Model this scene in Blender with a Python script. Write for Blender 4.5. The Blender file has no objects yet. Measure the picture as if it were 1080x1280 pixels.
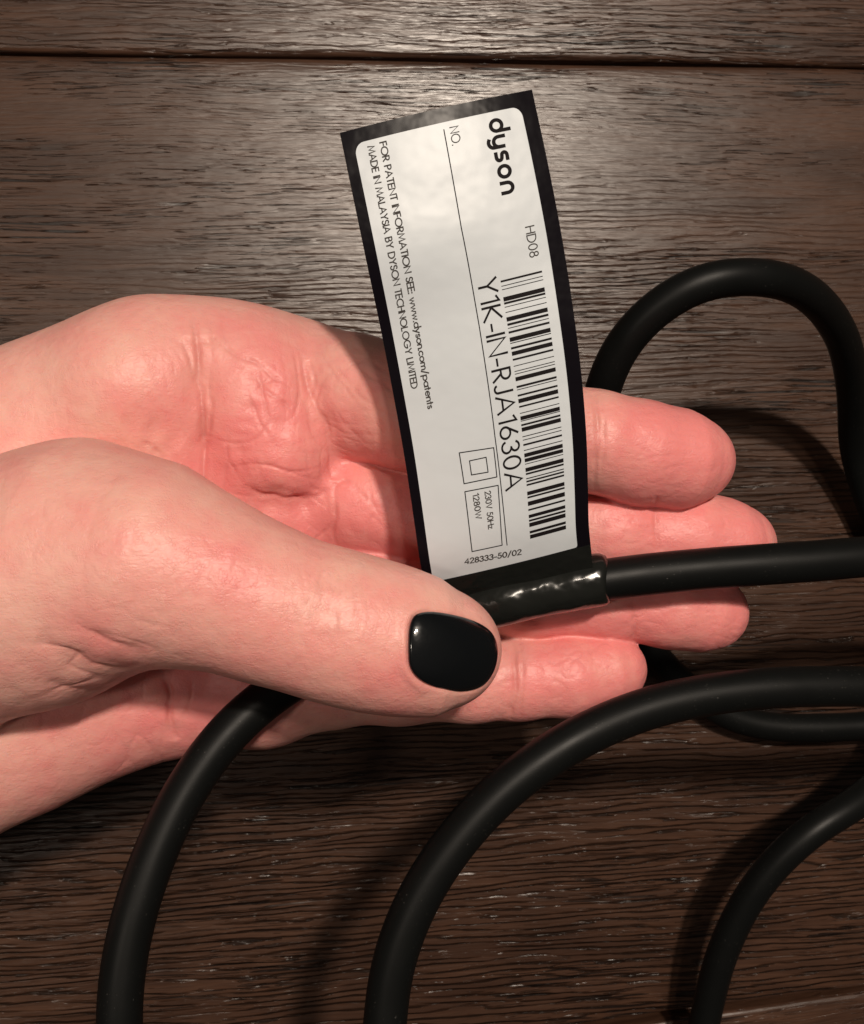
import bpy, math
import numpy as np

# ------------------------------------------------------------------ camera, world, lamps, exposure
scene = bpy.context.scene
C = scene.collection
H = 0.26                       # camera height above the floor (m)
TILT = math.radians(6.0)       # the phone leans a little to the right
F = 1300.0                     # focal length, in pixels of the 1080 x 1280 photograph
cam_d = bpy.data.cameras.new('camera')
cam = bpy.data.objects.new('camera', cam_d); C.objects.link(cam)
cam.location = (0, 0, H); cam.rotation_euler = (0, -TILT, 0)
cam_d.sensor_fit = 'VERTICAL'; cam_d.sensor_height = 24.0; cam_d.sensor_width = 24.0
cam_d.lens = 24.0 * F / 1280.0
cam_d.clip_start = 0.005; cam_d.clip_end = 50
cam_d.dof.use_dof = True; cam_d.dof.focus_distance = 0.172; cam_d.dof.aperture_fstop = 45.0
scene.camera = cam
world = bpy.data.worlds.new('World'); scene.world = world; world.use_nodes = True
bg = world.node_tree.nodes['Background']
bg.inputs[0].default_value = (1.0, 0.80, 0.66, 1); bg.inputs[1].default_value = 0.04
wt = world.node_tree; wc = wt.nodes.new('ShaderNodeTexCoord'); wsx = wt.nodes.new('ShaderNodeSeparateXYZ'); wr = wt.nodes.new('ShaderNodeMapRange')
wt.links.new(wc.outputs['Generated'], wsx.inputs[0]); wt.links.new(wsx.outputs['Z'], wr.inputs[0])
for k, v in enumerate((0.3, 1.0, 0.02, 0.07)): wr.inputs[k+1].default_value = v
wt.links.new(wr.outputs[0], bg.inputs[1])
def lamp(name, loc, power, size, color, target=(0.02, 0.0, 0.05)):
    d = bpy.data.lights.new(name, 'AREA'); d.shape = 'DISK'; d.size = size; d.energy = power; d.color = color
    o = bpy.data.objects.new(name, d); C.objects.link(o); o.location = loc
    from mathutils import Vector
    v = Vector(target) - Vector(loc); o.rotation_euler = v.to_track_quat('-Z', 'Y').to_euler()
    return o
WARM = (1.0, 0.865, 0.725)
lamp('ceiling_lamp', (0.205, 0.50, 1.30), 15.6, 0.08, WARM)
lamp('ceiling_lamp', (0.04, 0.42, 1.30), 2.8, 0.09, WARM)
lamp('ceiling_lamp', (-0.60, -0.05, 1.25), 2.0, 0.14, WARM)
scene.view_settings.view_transform = 'Standard'; scene.view_settings.look = 'None'
scene.view_settings.exposure = 0.0; scene.view_settings.gamma = 1.0
scene.render.engine = 'CYCLES'

# ------------------------------------------------------------------ geometry helpers
ca, sa = math.cos(TILT), math.sin(TILT)
def P(x, y, h):
    """3-D point at height h (mm above floor) seen at photograph pixel x, y."""
    a = (x - 540.0) / F; b = (640.0 - y) / F
    d = np.array([a*ca + sa, b, a*sa - ca])
    return np.array([0, 0, H]) + d * ((h*0.001 - H) / d[2])
def px(pts):
    q = np.asarray(pts, float) - np.array([0, 0, H])
    cx = q[..., 0]*ca + q[..., 2]*sa; cy = q[..., 1]; cz = q[..., 0]*sa - q[..., 2]*ca
    return 540 + F*cx/cz, 640 - F*cy/cz, cz
def rad(rpx, x, y, h):
    return rpx * px(P(x, y, h))[2] / F
def spline(K, n):
    """Centripetal Catmull-Rom through points K, n samples per span."""
    K = np.asarray(K, float); K = np.vstack([2*K[0]-K[1], K, 2*K[-1]-K[-2]])
    out = []
    for i in range(1, len(K)-2):
        p0, p1, p2, p3 = K[i-1:i+3]
        al = 0.5
        t0 = 0; t1 = t0+np.linalg.norm(p1-p0)**al; t2 = t1+np.linalg.norm(p2-p1)**al; t3 = t2+np.linalg.norm(p3-p2)**al
        t = np.linspace(t1, t2, n, endpoint=False)[:, None]
        A1 = (t1-t)/(t1-t0)*p0+(t-t0)/(t1-t0)*p1; A2 = (t2-t)/(t2-t1)*p1+(t-t1)/(t2-t1)*p2; A3 = (t3-t)/(t3-t2)*p2+(t-t2)/(t3-t2)*p3
        B1 = (t2-t)/(t2-t0)*A1+(t-t0)/(t2-t0)*A2; B2 = (t3-t)/(t3-t1)*A2+(t-t1)/(t3-t1)*A3
        out.append((t2-t)/(t2-t1)*B1+(t-t1)/(t2-t1)*B2)
    out.append(K[-2][None]); return np.vstack(out)
def resample(pts, step):
    s = np.r_[0, np.cumsum(np.linalg.norm(np.diff(pts, axis=0), axis=1))]
    n = max(2, int(s[-1]/step)+1); t = np.linspace(0, s[-1], n)
    return np.stack([np.interp(t, s, pts[:, k]) for k in range(pts.shape[1])], 1)
def smooth_line(pts, it):
    for _ in range(it):
        pts = pts.copy(); pts[1:-1] = pts[1:-1]*0.5 + (pts[:-2]+pts[2:])*0.25
    return pts
def mesh_obj(name, V, Fc, mat, parent=None, smooth=True):
    me = bpy.data.meshes.new(name)
    V = np.asarray(V, np.float32)
    if isinstance(Fc, np.ndarray):
        nq = len(Fc); me.vertices.add(len(V)); me.vertices.foreach_set('co', V.ravel())
        me.loops.add(nq*4); me.loops.foreach_set('vertex_index', Fc.astype(np.int32).ravel())
        me.polygons.add(nq); me.polygons.foreach_set('loop_start', np.arange(0, nq*4, 4, dtype=np.int32))
    else: me.from_pydata(V.tolist(), [], [list(map(int, f)) for f in Fc])
    me.validate(); me.update()
    if smooth: me.polygons.foreach_set('use_smooth', [True]*len(me.polygons))
    me.materials.append(mat)
    o = bpy.data.objects.new(name, me); C.objects.link(o)
    if parent: o.parent = parent
    return o
def tube(name, pts, r, mat, parent=None, seg=28):
    n = len(pts); T = np.gradient(pts, axis=0); T /= np.linalg.norm(T, axis=1)[:, None]
    N = np.zeros_like(pts); up = np.array([0, 0, 1.0])
    v = up - T[0]*np.dot(up, T[0]); N[0] = v/np.linalg.norm(v)
    for i in range(1, n):
        v = N[i-1]-T[i]*np.dot(N[i-1], T[i]); N[i] = v/np.linalg.norm(v)
    B = np.cross(T, N); a = np.linspace(0, 2*np.pi, seg, endpoint=False)
    r = np.broadcast_to(np.asarray(r, float), (n,))
    V = pts[:, None]+r[:, None, None]*(N[:, None]*np.cos(a)[None, :, None]+B[:, None]*np.sin(a)[None, :, None])
    V = V.reshape(-1, 3); Fc = []
    for i in range(n-1):
        for j in range(seg):
            k = (j+1) % seg; Fc.append((i*seg+j, i*seg+k, (i+1)*seg+k, (i+1)*seg+j))
    Fc.append(list(range(seg))[::-1]); Fc.append([(n-1)*seg+j for j in range(seg)])
    return mesh_obj(name, V, Fc, mat, parent)
def tag(o, label, cat, group=None):
    o['label'] = label; o['category'] = cat
    if group: o['group'] = group
    return o
def empty(name, loc):
    o = bpy.data.objects.new(name, None); C.objects.link(o); o.location = loc; o.empty_display_size = 0.01; return o
def keep(o, parent):
    o.parent = parent; o.matrix_parent_inverse.translation = [-c for c in parent.location]

# ------------------------------------------------------------------ materials
class NT:
    def __init__(s, name):
        s.m = bpy.data.materials.new(name); s.m.use_nodes = True; s.t = s.m.node_tree; s.b = s.t.nodes['Principled BSDF']
    def n(s, typ, **kw):
        o = s.t.nodes.new(typ)
        for k, v in kw.items():
            if k.startswith('i_'):
                key = k[2:]; key = int(key) if key.isdigit() else key
                s.put(o.inputs[key], v)
            else: setattr(o, k, v)
        return o
    def put(s, sock, v):
        if isinstance(v, bpy.types.NodeSocket): s.t.links.new(v, sock)
        else: sock.default_value = v
    def set(s, **kw):
        for k, v in kw.items(): s.put(s.b.inputs[k.replace('_', ' ')], v)
    def math(s, op, a, b=0.0, c=0.0, clamp=False):
        o = s.n('ShaderNodeMath', operation=op, use_clamp=clamp); s.put(o.inputs[0], a); s.put(o.inputs[1], b); s.put(o.inputs[2], c); return o.outputs[0]
    def ss(s, v, lo, hi, a=0.0, b=1.0):
        o = s.n('ShaderNodeMapRange', interpolation_type='SMOOTHSTEP'); s.put(o.inputs[0], v)
        for i, q in enumerate((lo, hi, a, b)): s.put(o.inputs[i+1], q)
        return o.outputs[0]
    def mix(s, f, a, b, typ='MIX'):
        o = s.n('ShaderNodeMix', data_type='RGBA', blend_type=typ); s.put(o.inputs[0], f); s.put(o.inputs[6], a); s.put(o.inputs[7], b); return o.outputs[2]
    def coord(s, scale=(1000, 1000, 1000), loc=(0, 0, 0)):
        tc = s.n('ShaderNodeTexCoord'); mp = s.n('ShaderNodeMapping'); s.put(mp.inputs['Vector'], tc.outputs['Object'])
        mp.inputs['Scale'].default_value = scale; mp.inputs['Location'].default_value = loc; return mp.outputs[0]
    def noise(s, vec, scale=1.0, detail=4.0, rough=0.55, dist=0.0):
        o = s.n('ShaderNodeTexNoise'); s.put(o.inputs['Vector'], vec)
        o.inputs['Scale'].default_value = scale; o.inputs['Detail'].default_value = detail; o.inputs['Roughness'].default_value = rough; o.inputs['Distortion'].default_value = dist
        return o.outputs[0]
    def bump(s, height, dist, strength=1.0, normal=None):
        o = s.n('ShaderNodeBump'); o.inputs['Strength'].default_value = strength; o.inputs['Distance'].default_value = dist
        s.put(o.inputs['Height'], height)
        if normal is not None: s.put(o.inputs['Normal'], normal)
        return o.outputs[0]

def wood_material(name, seed, bias=0.0):
    m = NT(name); L = (seed*37.1, seed*11.7, seed*5.3)
    warp = m.noise(m.coord((12, 40, 40), L), 1.0, 3.0)
    tc = m.n('ShaderNodeTexCoord').outputs['Object']
    add = m.n('ShaderNodeVectorMath', operation='MULTIPLY_ADD'); m.put(add.inputs[0], warp); add.inputs[1].default_value = (0, 0.007, 0); m.put(add.inputs[2], tc)
    def vec(sx, sy, off=0):
        mp = m.n('ShaderNodeMapping'); m.put(mp.inputs['Vector'], add.outputs[0]); mp.inputs['Scale'].default_value = (sx, sy, 300); mp.inputs['Location'].default_value = (L[0]+off, L[1]+off*1.7, L[2]); return mp.outputs[0]
    sep = m.n('ShaderNodeSeparateXYZ'); m.put(sep.inputs[0], tc); Y = sep.outputs[1]
    broad = m.noise(m.coord((9, 24, 20), L), 1.0, 2.0)
    # heavy ripple grain towards one side of the board, calmer figure on the other
    dens = m.ss(m.math('ADD', m.math('MULTIPLY', Y, -5.0), m.math('SUBTRACT', broad, 0.5)), -0.55+bias, 0.30+bias)
    ripf = m.noise(vec(90, 1900, 9), 1.0, 3.0, 0.6, 0.2)
    por = m.noise(vec(42, 1500, 3), 1.0, 1.5, 0.5, 0.2)
    por2 = m.noise(vec(90, 2300, 13), 1.0, 2.0, 0.5, 0.2)
    pmask = m.noise(m.coord((18, 55, 50), (L[0]+4, L[1], 0)), 1.0, 2.5)
    pore = m.math('MULTIPLY', m.ss(por, 0.605, 0.64), m.ss(pmask, 0.47, 0.60))
    pore = m.math('MAXIMUM', pore, m.math('MULTIPLY', m.ss(por2, 0.61, 0.66), m.math('MULTIPLY', m.ss(pmask, 0.40, 0.56), 0.7)))
    # wavy growth ripples left standing by the brushed surface
    phase = m.math('ADD', m.math('MULTIPLY', Y, 600.0), m.math('ADD', m.math('MULTIPLY', m.noise(vec(16, 95, 21), 1.0, 2.0), 4.5), m.math('MULTIPLY', m.noise(vec(60, 520, 31), 1.0, 3.0), 1.5)))
    saw = m.math('FRACT', phase)
    brk = m.ss(m.noise(vec(45, 330, 41), 1.0, 2.0), 0.30, 0.50)
    amp = m.math('MULTIPLY', brk, m.math('MULTIPLY_ADD', dens, 0.95, 0.05))
    valley = m.math('MULTIPLY', m.math('SUBTRACT', 1.0, m.math('MULTIPLY', m.ss(saw, 0.03, 0.34), m.ss(saw, 1.0, 0.93))), amp)
    figure = m.noise(vec(14, 110, 5), 1.0, 3.0, 0.6, 1.2)
    c = m.mix(m.ss(figure, 0.3, 0.7), (0.041, 0.0190, 0.0115, 1), (0.073, 0.0355, 0.0215, 1))
    c = m.mix(m.math('MULTIPLY', m.ss(ripf, 0.38, 0.62), 0.4), c, (0.026, 0.012, 0.0075, 1))
    c = m.mix(m.math('MULTIPLY', valley, 0.85), c, (0.009, 0.005, 0.0035, 1))
    c = m.mix(m.math('MULTIPLY', pore, 0.9), c, (0.005, 0.003, 0.0025, 1))
    hgt = m.math('ADD', m.math('MULTIPLY', valley, -1.0), m.math('MULTIPLY', pore, -0.9))
    hgt = m.math('ADD', hgt, m.math('MULTIPLY', ripf, 0.22))
    hgt = m.math('ADD', hgt, m.math('MULTIPLY', m.noise(m.coord((60, 170, 100), L), 1.0, 3.0), 0.5))
    nrm = m.bump(hgt, 0.00040)
    rg = m.math('ADD', 0.25, m.math('MULTIPLY', ripf, 0.16))
    m.set(Base_Color=c, Roughness=rg, Normal=nrm, Specular_IOR_Level=0.38, Coat_Weight=0.12, Coat_Roughness=0.2)
    m.put(m.b.inputs['Coat Normal'], nrm)
    return m.m
wood_mats = [wood_material('dark_oak', 1.0), wood_material('dark_oak_upper', 2.3, 0.75), wood_material('dark_oak_lower', 3.9)]
mm = NT('gap_dark'); mm.set(Base_Color=(0.006, 0.004, 0.003, 1), Roughness=0.9); gap_mat = mm.m

def rubber_material():
    m = NT('black_rubber'); v = m.coord()
    n1 = m.noise(v, 0.12, 3.0); n2 = m.noise(v, 5.0, 2.0)
    dust = m.math('MULTIPLY', m.ss(m.noise(m.coord((1000, 1000, 1000), (5, 5, 5)), 2.6, 1.0), 0.71, 0.76), m.ss(n1, 0.45, 0.6))
    col = m.mix(m.math('MULTIPLY', dust, 0.5), (0.0045, 0.0050, 0.0050, 1), (0.09, 0.085, 0.08, 1))
    m.set(Base_Color=col, Roughness=m.math('MULTIPLY_ADD', n1, 0.22, 0.33), Specular_IOR_Level=0.16,
          Normal=m.bump(n2, 0.00003, 0.5))
    return m.m
rubber = rubber_material()
def simple(name, col, rough, spec=0.5, coat=0.0, bumpd=0.0, bscale=1.0):
    m = NT(name); v = m.coord(); n = m.noise(v, bscale, 3.0)
    m.set(Base_Color=col, Roughness=rough, Specular_IOR_Level=spec, Coat_Weight=coat, Coat_Roughness=0.05)
    if bumpd: m.set(Normal=m.bump(n, bumpd))
    return m.m
film = simple('glossy_black_film', (0.005, 0.004, 0.006, 1), 0.24, 0.05, 0.0, 0.0002, 0.12)
wrapfilm = simple('black_wrap_film', (0.010, 0.011, 0.010, 1), 0.17, 0.4, 0.1, 0.0009, 0.11)
paper = simple('white_label_film', (0.56, 0.605, 0.645, 1), 0.38, 0.35, 0.0, 0.0005, 0.07)
ink = simple('black_print', (0.010, 0.008, 0.009, 1), 0.6, 0.06)
grey_ink = simple('thin_grey_print', (0.055, 0.05, 0.048, 1), 0.6, 0.06)
polish = simple('black_nail_polish', (0.004, 0.005, 0.006, 1), 0.25, 0.15, 1.0, 0.00016, 0.2)

def skin_material():
    m = NT('skin'); v = m.coord()
    red = m.n('ShaderNodeAttribute', attribute_name='redness').outputs['Fac']
    cre = m.n('ShaderNodeAttribute', attribute_name='crease').outputs['Fac']
    blot = m.noise(v, 0.11, 3.0, 0.6); blot2 = m.noise(v, 0.45, 3.0, 0.6)
    r = m.math('ADD', red, m.math('MULTIPLY', m.math('SUBTRACT', blot, 0.5), 1.5))
    r = m.math('ADD', r, m.math('MULTIPLY', m.math('SUBTRACT', blot2, 0.5), 0.35), clamp=True)
    c = m.mix(r, (0.79, 0.430, 0.365, 1), (0.77, 0.250, 0.242, 1))
    c = m.mix(m.math('MULTIPLY', cre, 0.5), c, (0.45, 0.11, 0.085, 1))
    vo = m.n('ShaderNodeTexVoronoi', feature='DISTANCE_TO_EDGE'); wv = m.n('ShaderNodeVectorMath', operation='MULTIPLY_ADD')
    nz = m.n('ShaderNodeTexNoise'); m.put(nz.inputs['Vector'], v); nz.inputs['Scale'].default_value = 0.5
    m.put(wv.inputs[0], nz.outputs['Color']); wv.inputs[1].default_value = (0.5, 0.5, 0.5); m.put(wv.inputs[2], v)
    m.put(vo.inputs['Vector'], wv.outputs[0]); vo.inputs['Scale'].default_value = 1.9
    cells = m.ss(vo.outputs['Distance'], 0.0, 0.18)
    fine = m.noise(m.coord((900, 2300, 1500)), 1.3, 3.0, 0.6)
    lump = m.noise(m.coord((1000, 1000, 1000), (3, 8, 1)), 0.28, 3.0, 0.55)
    nrm = m.bump(m.math('ADD', m.math('MULTIPLY', m.math('MULTIPLY', cells, m.ss(blot2, 0.4, 0.65)), 0.28), m.math('MULTIPLY', fine, 0.7)), 0.00009)
    nrm = m.bump(lump, 0.0006, 0.5, nrm)
    m.set(Base_Color=c, Roughness=m.math('MULTIPLY_ADD', fine, 0.2, 0.33), Specular_IOR_Level=0.42, Normal=nrm,
          Subsurface_Weight=0.35, Subsurface_Scale=0.0022, Subsurface_Radius=(1.0, 0.36, 0.2))
    return m.m
skin = skin_material()

# ------------------------------------------------------------------ the setting: wooden floor of wide planks
floor_v = [(-0.7, -0.7, -0.012), (0.7, -0.7, -0.012), (0.7, 0.7, -0.012), (-0.7, 0.7, -0.012)]
floor = mesh_obj('floor', floor_v, [(0, 1, 2, 3)], gap_mat, smooth=False); floor['kind'] = 'structure'
def plank(edge_a, edge_b, mat, seed):
    """Plank between two parallel edges given as (origin, dir) lines; edge_a upper (far), edge_b lower; local x along the grain."""
    (oa, da), (ob, db) = edge_a, edge_b
    ang = math.atan2(da[1], da[0])
    rows = 90; cols = 150; L = 1.0; rng = np.random.RandomState(seed)
    xs = np.linspace(-L*0.5, L*0.5, cols)
    ph = rng.uniform(0, 6.28, 8); fr = rng.uniform(5, 60, 8)
    wob = sum(np.sin(xs*fr[k]+ph[k])*0.00025/(1+fr[k]/25) for k in range(8))
    wob2 = sum(np.sin(xs*fr[k]*1.3+ph[k]*2.1)*0.00022/(1+fr[k]/25) for k in range(8))
    # profile across the board: rounded arris at both edges, then down into the gap
    prof = [(0.0, -0.012), (0.0, -0.0014), (0.0002, -0.0007), (0.0006, -0.0003), (0.0014, -0.00008), (0.0042, 0.0)]
    V = []; org = (np.array(oa)+np.array(ob))/2
    ea = np.array([oa[:2]+da[:2]*t for t in xs]); eb = np.array([ob[:2]+db[:2]*t for t in xs])
    na = np.array([-da[1], da[0]]); 
    tt = np.linspace(0, 1, rows)
    G = []
    for d, z in prof: G.append(('a', d, z))
    for t in tt[1:-1]: G.append(('m', t, 0.0))
    for d, z in prof[::-1]: G.append(('b', d, z))
    for kind, d, z in G:
        for i in range(cols):
            A = ea[i]+na*wob[i]; B = eb[i]+na*wob2[i]
            if kind == 'a': p = A-na*d
            elif kind == 'b': p = B+na*d
            else: p = A-na*0.0042+(B-A+na*0.0084)*d
            V.append((p[0], p[1], z))
    V = np.array(V); n = len(G)
    Fc = [(r*cols+i, (r+1)*cols+i, (r+1)*cols+i+1, r*cols+i+1) for r in range(n-1) for i in range(cols-1)]
    c, s = math.cos(-ang), math.sin(-ang); Q = V-np.r_[org[:2], 0]
    Q = np.stack([Q[:, 0]*c-Q[:, 1]*s, Q[:, 0]*s+Q[:, 1]*c, Q[:, 2]], 1)
    o = mesh_obj('plank', Q, Fc, mat, floor); o.location = (org[0], org[1], 0); o.rotation_euler = (0, 0, ang)
    return o
def line(p, q):
    a, b = P(*p, 0), P(*q, 0); d = (b-a)/np.linalg.norm(b-a); return a+d*np.dot(-a, d), d
def shift(l, s):
    o, d = l; return o+np.array([-d[1], d[0], 0])*s, d
top_gap = line((60, 66), (1020, 83)); bot_gap = line((810, 1275), (1020, 1245))
ANG = (math.degrees(math.atan2(top_gap[1][1], top_gap[1][0])), math.degrees(math.atan2(bot_gap[1][1], bot_gap[1][0])))
print('gap angles', ANG)
plank(shift(top_gap, -0.0005), shift(bot_gap, 0.0009), wood_mats[0], 1)
plank(shift(top_gap, 0.24), shift(top_gap, 0.0005), wood_mats[1], 2)
plank(shift(bot_gap, -0.0009), shift(bot_gap, -0.24), wood_mats[2], 3)

# ------------------------------------------------------------------ the power cord: one long cord lying in loops
CR = 3.65e-3
A_keys = [(1360, 790, 40), (1270, 705, 66), (1120, 694, 82), (1010, 702, 84), (880, 711, 84), (760, 724, 83.5), (680, 739, 82.5), (600, 757, 81), (510, 783, 77), (425, 818, 75),
          (350, 860, 77), (285, 915, 80), (225, 1000, 83), (181, 1100, 86), (155, 1200, 88), (149, 1290, 89), (170, 1420, 88), (260, 1530, 86), (390, 1540, 86), (465, 1430, 87)]
B_keys = [(480, 1290, 88), (492, 1200, 88), (535, 1100, 88), (610, 1005, 87), (700, 935, 86), (800, 888, 84), (900, 866, 83), (1010, 858, 82), (1150, 862, 78), (1400, 900, 50), (1700, 980, 10)]
E_keys = [(800, 1560, 8), (850, 1420, 8), (880, 1280, 14), (905, 1185, 20), (950, 1102, 26), (1012, 1040, 30), (1075, 1000, 28), (1130, 940, 20), (1150, 860, 13), (1135, 760, 8), (1100, 660, 7), (1070, 570, 12), (1066, 490, 26), (1052, 420, 42)]
C_keys = [(1005, 363, 58), (945, 346, 66), (880, 352, 67), (820, 385, 64), (775, 435, 59), (752, 490, 54), (742, 560, 42), (742, 640, 30), (760, 720, 18), (800, 795, 10),
          (850, 852, 5), (905, 893, 3.9), (960, 908, 3.8), (1020, 910, 3.8), (1120, 905, 3.8), (1240, 895, 8), (1330, 860, 20)]
keys = E_keys + C_keys + A_keys + B_keys
path = resample(smooth_line(resample(spline([P(*k) for k in keys], 10), 0.002), 6), 0.0018)
cord = tube('power_cord', path, CR, rubber)
tag(cord, 'long black rubber power cord looping through the hand and over the wooden floor', 'power cord')
pxp, pyp, _ = px(path)

# ------------------------------------------------------------------ the hand: one continuous surface grown from joints
def smin(a, b, k):
    h = np.maximum(k-np.abs(a-b), 0)/k
    return np.minimum(a, b)-h*h*k*0.25
class Cone:
    def __init__(s, a, b):
        s.a = P(*a[:3]); s.b = P(*b[:3]); s.ra = rad(a[3], *a[:3]); s.rb = rad(b[3], *b[:3])
    def __call__(s, Q):
        ba = s.b-s.a; pa = Q-s.a; t = np.clip(pa@ba/(ba@ba), 0, 1)
        return np.linalg.norm(pa-t[:, None]*ba, axis=1)-(s.ra+(s.rb-s.ra)*t)
class Ell:
    def __init__(s, c, rx, ry, rz, ang=0.0):
        s.c = P(*c); k = px(s.c)[2]/F; s.r = np.array([rx*k, ry*k, rz*1e-3]); s.ang = math.radians(-ang)
    def __call__(s, Q):
        q = Q-s.c; c, n = math.cos(s.ang), math.sin(s.ang)
        q = np.stack([q[:, 0]*c+q[:, 1]*n, -q[:, 0]*n+q[:, 1]*c, q[:, 2]], 1)
        k0 = np.linalg.norm(q/s.r, axis=1); k1 = np.linalg.norm(q/s.r**2, axis=1)
        return k0*(k0-1)/np.maximum(k1, 1e-9)
def chain(K):
    return [Cone(K[i], K[i+1]) for i in range(len(K)-1)]
# joints: photograph x, y, height above floor in mm, radius in photograph pixels
index = chain([(380, 487, 61, 78), (440, 498, 67, 78), (520, 513, 75, 74), (590, 526, 79, 70), (660, 538, 80, 66), (745, 552, 80, 61), (800, 566, 79, 63), (850, 574, 78, 59), (872, 576, 77, 45)])
middle = chain([(390, 615, 62, 72), (450, 632, 64, 66), (540, 645, 67, 66), (640, 655, 69, 64), (760, 662, 70.5, 60), (860, 672, 71, 57), (905, 680, 70.5, 54), (925, 681, 69.5, 44)])
ring = chain([(390, 715, 60, 70), (450, 724, 62, 64), (560, 733, 66, 60), (660, 740, 68, 57), (760, 748, 68.5, 52), (840, 757, 68.5, 51), (878, 764, 68, 47), (893, 766, 67.5, 41)])
pinky = chain([(330, 858, 63, 66), (410, 853, 66, 55), (500, 850, 68, 53), (590, 849, 69, 51), (650, 848, 69.5, 49), (710, 845, 70, 48), (755, 838, 69.5, 44), (768, 836, 69, 39)])
palm = [Cone((-430, 900, 60, 200), (-150, 790, 60, 190)), Cone((-150, 690, 60, 130), (60, 540, 62, 94)), Cone((60, 540, 62, 94), (190, 482, 64, 88)), Cone((190, 482, 64, 88), (300, 484, 62, 80)), Cone((300, 484, 62, 80), (390, 490, 60, 79)),
        Cone((-150, 720, 58, 130), (340, 600, 60, 88)), Cone((-150, 800, 56, 130), (340, 712, 58, 86)),
        Cone((-430, 1060, 60, 180), (-150, 965, 58, 126)), Cone((-150, 965, 58, 126), (50, 888, 58, 95)), Cone((50, 888, 58, 95), (190, 856, 58, 68)), Cone((190, 856, 58, 68), (330, 860, 60, 68)),
        Ell((332, 516, 66.2), 80, 108, 13.2, -14), Ell((352, 572, 66), 62, 62, 12.0, 10), Ell((352, 655, 60), 74, 46, 11, 0), Ell((160, 488, 69), 92, 80, 12.6, 6)]
thumb = chain([(-330, 830, 64, 170), (-120, 765, 78, 168), (50, 724, 84, 150), (110, 700, 87, 140), (190, 705, 92, 116), (280, 735, 94, 92), (360, 765, 94, 84), (440, 788, 94, 84), (500, 802, 93.5, 78), (545, 812, 93, 67), (567, 813, 92.8, 51)])
A_path = resample(spline([P(*k) for k in A_keys[3:14]], 8), 0.003)
def d_cord(Q):
    d = np.full(len(Q), 1.0); lo, hi = Q.min(0)-0.01, Q.max(0)+0.01
    for i in range(len(A_path)-1):
        a, b = A_path[i], A_path[i+1]
        if (np.maximum(a, b) < lo).any() or (np.minimum(a, b) > hi).any(): continue
        ba = b-a; pa = Q-a; t = np.clip(pa@ba/(ba@ba), 0, 1)
        d = np.minimum(d, np.linalg.norm(pa-t[:, None]*ba, axis=1))
    return d-CR-2e-5
def far(f, lo, hi):
    """True when a shape lies farther than 20 mm from the box lo..hi."""
    if isinstance(f, Cone): a, b, r = np.minimum(f.a, f.b), np.maximum(f.a, f.b), max(f.ra, f.rb)
    else: a = b = f.c; r = f.r.max()
    return np.linalg.norm(np.maximum(np.maximum(a-hi, lo-b), 0)) > r+0.02
def blend(L, Q, k, d=None):
    lo, hi = Q.min(0), Q.max(0)
    for f in L:
        if far(f, lo, hi): continue
        e = f(Q); d = e if d is None else smin(d, e, k)
    return np.full(len(Q), 0.02) if d is None else d
def d_thumb(Q): return blend(thumb, Q, 0.006)
def d_rest(Q):
    p = blend(palm[:11], Q, 0.013)
    p = blend(palm[11:], Q, 0.0045, p)
    d = None
    for f, k in ((index, .0025), (middle, .0025), (ring, .003), (pinky, .006)):
        e = smin(p, blend(f, Q, 0.0025), k); d = e if d is None else smin(d, e, 0.0005)
    return d
def sstep(x, a, b):
    t = np.clip((x-a)/(b-a), 0, 1); return t*t*(3-2*t)
def d_hand(Q):
    u = px(Q)[0]
    k = 0.0009+0.016*sstep(u, 30, -140)
    d = smin(d_rest(Q), d_thumb(Q), k)
    c = -d_cord(Q); kk = 0.0006
    h = np.maximum(kk-np.abs(d-c), 0)/kk
    return np.maximum(d, c)+h*h*kk*0.25
def chunked(sdf, X, n=20000):
    return np.concatenate([sdf(X[i:i+n]) for i in range(0, len(X), n)])
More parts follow.
